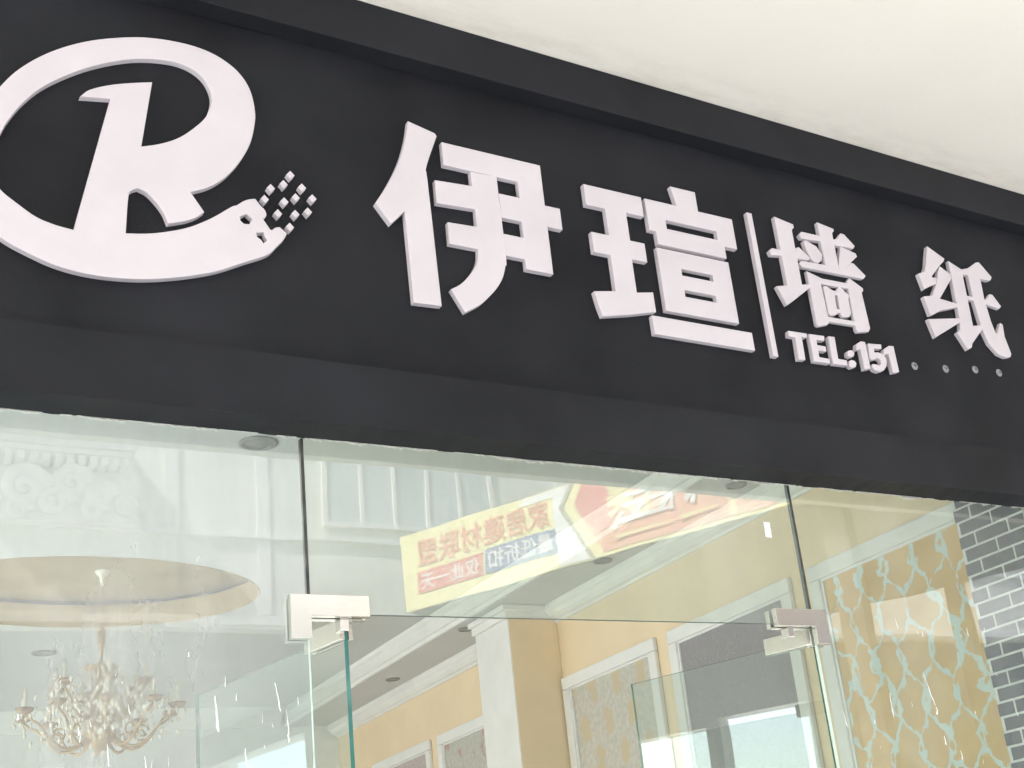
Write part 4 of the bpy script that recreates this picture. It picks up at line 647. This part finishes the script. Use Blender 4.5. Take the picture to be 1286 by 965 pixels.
tp = empty('transom_pane', (1.93, 0, 2.44)); tag(tp, 'glass transom over the open doors mirroring a yellow banner', 'glass pane', 'fixed shop front glass')
pane_mesh('glass', -0.828, 0.829, 0, 0.51, M['glass'], M['seam_edge'], tp)
box('seam', -0.836, -0.8285, -0.003, 0.013, 0.045, 0.473, M['seal'], tp)
box('seam', 0.8292, 0.836, -0.003, 0.013, 0.045, 0.473, M['seal'], tp)
rp = empty('fixed_glass_pane', (3.407, 0, 0)); tag(rp, 'fixed glass pane right of the doorway, vine wallpaper and bricks behind', 'glass pane', 'fixed shop front glass')
pane_mesh('glass', -0.641, 0.642, 0, 2.95, M['glass'], M['edge_pale'], rp)
sp = [(3.04, 2.215, 0.08, 0.006, -0.004), (3.211, 2.28, 0.11, 0.006, 0.026), (3.24, 2.165, 0.025, 0.012, 0), (3.249, 2.07, 0.03, 0.008, 0), (3.311, 2.02, 0.03, 0.008, 0),
      (3.135, 2.465, 0.03, 0.005, 0.004), (3.248, 2.425, 0.02, 0.006, 0), (2.823, 2.16, 0.05, 0.006, 0.006), (3.472, 2.44, 0.03, 0.005, 0), (3.42, 2.15, 0.012, 0.006, 0), (2.95, 2.13, 0.012, 0.006, 0)]
sp += [(random.uniform(2.85, 3.7), random.uniform(1.3, 2.45), random.uniform(0.005, 0.02), random.uniform(0.0015, 0.003), random.uniform(-0.003, 0.004)) for _ in range(25)]
drips('paint_drips', sp, rp, 3.407, 0)
st = box('sticker', -0.0125, 0.0125, -0.0008, -0.0001, -0.026, 0.026, M['sticker']); st.location = (2.644, 0, 2.752)
st.rotation_euler = (0, math.radians(1.5), 0); tag(st, 'small white sticker near the right end of the transom glass', 'sticker')

# patch fittings that clamp the fixed panes above each door pivot
def fitting(x, sgn, label):
    t = empty('patch_fitting', (x, 0, 2.372)); tag(t, label, 'door fitting', 'steel patch fittings at the door heads')
    out = [(0, 0), (0.05 * sgn, 0), (0.05 * sgn, 0.058), (0.205 * sgn, 0.058), (0.205 * sgn, 0.111), (0, 0.111)]
    if sgn < 0: out = out[::-1]
    flat_shape('outer_plate', [out], 0.0105 - 0.0015, 0.0015, M['steel'], t, facade_frame(-0.0115))
    flat_shape('inner_plate', [out], 0.0105 - 0.0015, 0.0015, M['steel'], t, facade_frame(0.0235))
    px = 0.155 * sgn
    box('pivot_block', px - 0.024 if sgn > 0 else px - 0.0, px + 0.0 if sgn > 0 else px + 0.024, -0.006, 0.03, 0.024, 0.0565, M['steel'], t, 0.002)
    return t
fitting(1.045, 1, 'bright steel patch fitting at the left door head')
fitting(2.805, -1, 'beige steel patch fitting at the right door head')

# glass doors swung inward
def door(hx, hy, ang, w, label):
    t = empty('glass_door', (hx, hy, 0)); t.rotation_euler = (0, 0, math.radians(ang)); tag(t, label, 'glass door', 'open glass doors')
    v, f = box_data(0.0, w, -0.006, 0.006, 0.012, 2.398)
    mesh_obj('glass', v, f, [M['door_glass'], M['edge']], t, mi=[1, 1, 0, 1, 0, 1])
    for s_ in (-1, 1):
        y0, y1 = (-0.019, -0.0065) if s_ < 0 else (0.0065, 0.019)
        box('top_clamp', -0.004, 0.165, y0, y1, 2.378, 2.432, M['steel'], t, 0.0015)
        box('bottom_clamp', -0.004, 0.165, y0, y1, 0.004, 0.06, M['steel'], t, 0.0015)
        hd = tube('handle', [(w - 0.08, s_ * 0.055, 0.75), (w - 0.08, s_ * 0.055, 1.35)], 0.014, M['steel'], t, 12)
        for zz in (0.85, 1.25): tube('standoff', [(w - 0.08, s_ * 0.0065, zz), (w - 0.08, s_ * 0.05, zz)], 0.008, M['steel'], hd, 8)
    return t
door(1.200, 0.022, 103.0, 0.765, 'left glass door swung inward, green edge towards the street')
door(2.770, 0.022, 113.0, 0.705, 'right glass door swung inward, mirroring bright windows')

# ------------------------------------------------------------------ across the street (seen mirrored in the glass)
ob = empty('street_building', (5, -16, -0.16)); tag(ob, 'long cream building across the street, mirrored in the shop glass', 'building')
box('upper_wall', -35, 45, -8, 0, 6.80, 13.0, M['render'], ob)
box('shop_front', -35, 45, -8, -0.25, 0, 6.797, M['shop_dark'], ob)
box('string_course', -35, 45, 0.003, 0.05, 6.85, 7.0, M['white'], ob, 0.02)
box('eaves', -35, 45, 0.003, 0.5, 12.4, 12.8, M['white'], ob, 0.03)
def window(x0, x1, z0, z1, cols):
    w = boxes('window', [(x0 - 0.08, x1 + 0.08, 0.003, 0.06, z1, z1 + 0.08), (x0 - 0.08, x1 + 0.08, 0.003, 0.09, z0 - 0.08, z0), (x0 - 0.08, x0, 0.003, 0.06, z0, z1), (x1, x1 + 0.08, 0.003, 0.06, z0, z1)], M['white'], ob)
    st_ = (x1 - x0) / cols
    for k in range(cols): box('pane', x0 + k * st_ + 0.03, x0 + (k + 1) * st_ - 0.03, 0.004, 0.02, z0 + 0.03, z1 - 0.03, M['win_dark'], w)
    boxes('mullion', [(x0 + k * st_ - 0.03, x0 + k * st_ + 0.03, 0.004, 0.055, z0, z1) for k in range(1, cols)], M['white'], w)
window(2.35, 5.35, 8.62, 11.2, 5)
for k, x0 in enumerate((-28, -22.5, -17, -11.5, -6.2, 8.2, 13.4, 18.6, 23.8, 29.0)): window(x0, x0 + 3.0, 8.62, 11.2, 4)
for x in (-0.15, 1.25, 6.9): box('pilaster_strip', x - 0.11, x + 0.11, 0.003, 0.035, 7.01, 12.39, M['white'], ob, 0.01)
box('sill_band', -2.0, 45, 0.003, 0.07, 8.28, 8.36, M['white'], ob, 0.01)
# ornate white balcony bracket
ow = empty('ornate_balcony', (-1.75 + 5, -16 + 0.15, 8.10)); tag(ow, 'ornate white balcony with scrolls on the building across the street', 'balcony')
boxes('cornice', [(-1.6, 0.95, -0.14, 0.62, 1.16, 1.30), (-1.55, 0.9, -0.14, 0.55, 1.06, 1.15), (-1.5, 0.85, -0.14, 0.48, 0.98, 1.05)], M['white'], ow)
for k in range(15): box('dentil', -1.45 + k * 0.155, -1.36 + k * 0.155, -0.14, 0.42, 0.86, 0.975, M['white'], ow)
for cx, cz, r0 in ((-0.55, 0.52, 0.30), (0.05, 0.62, 0.26), (-0.15, 0.30, 0.22), (0.45, 0.45, 0.22), (0.35, 0.20, 0.16), (-0.62, 0.18, 0.16), (0.80, 0.28, 0.15)):
    pts = [(cx + r0 * (1 - j / 26) * math.cos(j * 0.5), 0.22, cz + r0 * (1 - j / 26) * math.sin(j * 0.5)) for j in range(24)]
    tube('scroll', pts, [0.085 * r0 / 0.3 * (1 - j / 34) + 0.02 for j in range(24)], M['white'], ow, 8)
box('back_plate', -0.95, 1.0, -0.14, 0.12, 0.05, 0.855, M['white'], ow)
box('pediment_block', -0.2, 0.6, -0.14, 0.72, 1.305, 1.7, M['white'], ow, 0.03)

# canopy wing with the long banner along its edge
AX = Vector((0.469, 0.883, 0)).normalized()            # along the banner towards the shop
NV = Vector((0.883, -0.469, 0)).normalized()           # away from the banner, under the canopy
P0 = Vector((7.255, -13.0, 6.12))
LB = 12.5
cw = empty('street_canopy', (P0.x, P0.y, -0.16)); tag(cw, 'deep grey canopy wing across the street carrying the banner', 'canopy')
cw.matrix_world = Matrix(((AX.x, NV.x, 0, P0.x), (AX.y, NV.y, 0, P0.y), (0, 0, 1, -0.16), (0, 0, 0, 1)))
box('roof_slab', 0.05, LB, 0.06, 6.3, 6.27, 7.3, M['canopy'], cw)
for a in (0.4, 6.2, 12.1):
    for b in (0.5, 5.8): box('post', a - 0.15, a + 0.15, b - 0.15, b + 0.15, 0, 6.268, M['canopy'], cw, 0.02)
bn = empty('banner', P0)
bn.matrix_world = Matrix(((-AX.x, 0, -NV.x, P0.x), (-AX.y, 0, -NV.y, P0.y), (0, 1, 0, P0.z), (0, 0, 0, 1)))
tag(bn, 'yellow and red Chinese sale banner, seen mirrored in the transom glass', 'banner')
BH = 1.10
def bpoly(name, pts, z, m, half=0.004): return flat_shape(name, [[(-a, b) for a, b in pts]], half, 0, m, bn, Matrix.Translation((0, 0, z)))
bpoly('cloth', [(0, 0), (LB, 0), (LB, BH), (0, BH)], 0.0, M['b_yellow'], 0.012)
bpoly('white_field', [(2.55, 0.02), (3.03, 0.02), (2.66, 0.80), (2.86, 1.08), (2.1, 1.08), (2.0, 0.98), (2.58, 0.98)], 0.017, M['b_white'])
bpoly('outline', [(3.05, 0.0), (3.11, 0.0), (2.73, 0.80), (2.92, BH), (2.86, BH), (2.67, 0.80)], 0.019, M['b_grey'])
bpoly('red_field', [(3.24, 0.05), (LB - 0.1, 0.05), (LB - 0.1, 1.05), (3.03, 1.05), (2.88, 0.80)], 0.019, M['b_orange'])
bpoly('dark_red_swash', [(3.02, 0.55), (3.25, 0.30), (3.62, 0.62), (3.75, 0.95), (3.55, 1.04), (3.05, 1.04), (2.92, 0.80)], 0.027, M['b_red'])
bpoly('pale_stripe', [(5.05, 0.06), (5.13, 0.06), (5.18, 0.9), (5.10, 0.9)], 0.027, M['b_yellow'])
strokes = ((3.75, 0.42, 4.25, 0.86, 0.09), (4.15, 0.40, 4.5, 0.80, 0.09), (3.62, 0.58, 4.45, 0.57, 0.07), (3.95, 0.36, 4.02, 0.88, 0.07), (4.5, 0.40, 4.85, 0.72, 0.08), (3.5, 0.40, 4.3, 0.37, 0.08),
           (3.42, 0.32, 3.60, 0.50, 0.08), (3.66, 0.70, 4.7, 0.66, 0.05), (4.30, 0.34, 4.34, 0.78, 0.06), (4.6, 0.34, 4.7, 0.6, 0.07), (3.45, 0.19, 4.3, 0.20, 0.05), (4.4, 0.2, 4.95, 0.22, 0.05))
for k, (a, b, c, d, w) in enumerate(strokes):
    dx, dy = c - a, d - b; ln = math.hypot(dx, dy); nx_, ny_ = -dy / ln * w / 2, dx / ln * w / 2
    bpoly('brush_stroke', [(a + nx_, b + ny_), (a - nx_, b - ny_), (c - nx_ * 0.4, d - ny_ * 0.4), (c + nx_ * 0.4, d + ny_ * 0.4)], 0.034 + 0.002 * k, M['b_yellow'] if k in (3, 10, 11) else M['b_white'], 0.0005)
bpoly('red_box', [(0.27, 0.21), (1.38, 0.21), (1.38, 0.53), (0.27, 0.53)], 0.019, M['b_red'])
bpoly('blue_box', [(1.42, 0.21), (2.56, 0.21), (2.56, 0.55), (1.42, 0.55)], 0.019, M['b_blue'])
def btext(s_, a_left, a_right, b0, b1, m, bold, lift=0.027):
    """text reads from a_left (nearer the shop) to a_right"""
    cu = bpy.data.curves.new('lettering', 'FONT'); cu.body = s_; cu.size = 1.0; cu.offset = bold; cu.extrude = 0.002; cu.resolution_u = 3
    tmp = bpy.data.objects.new('tmp_text', cu); COL.objects.link(tmp)
    me = bpy.data.meshes.new_from_object(tmp.evaluated_get(bpy.context.evaluated_depsgraph_get()))
    bpy.data.objects.remove(tmp)
    xs = [v.co.x for v in me.vertices]; ys = [v.co.y for v in me.vertices]
    x0, x1, y0, y1 = min(xs), max(xs), min(ys), max(ys)
    for v in me.vertices:
        v.co.x = -a_left + (v.co.x - x0) / (x1 - x0) * (a_left - a_right)
        v.co.y = b0 + (v.co.y - y0) / (y1 - y0) * (b1 - b0); v.co.z += lift
    me.materials.clear(); me.materials.append(m); me.update()
    return link(bpy.data.objects.new('lettering', me), bn)
btext('家居建材联盟', 2.50, 0.30, 0.60, 0.98, M['b_text'], 0.008)
btext('最低折扣', 2.50, 1.48, 0.25, 0.51, M['b_white'], 0.010)
btext('仅此一天', 1.33, 0.33, 0.25, 0.49, M['b_white'], 0.010)
btext('美', 3.80, 3.36, 0.48, 0.98, M['b_yellow'], 0.03, 0.034)
bpy.context.view_layer.update()
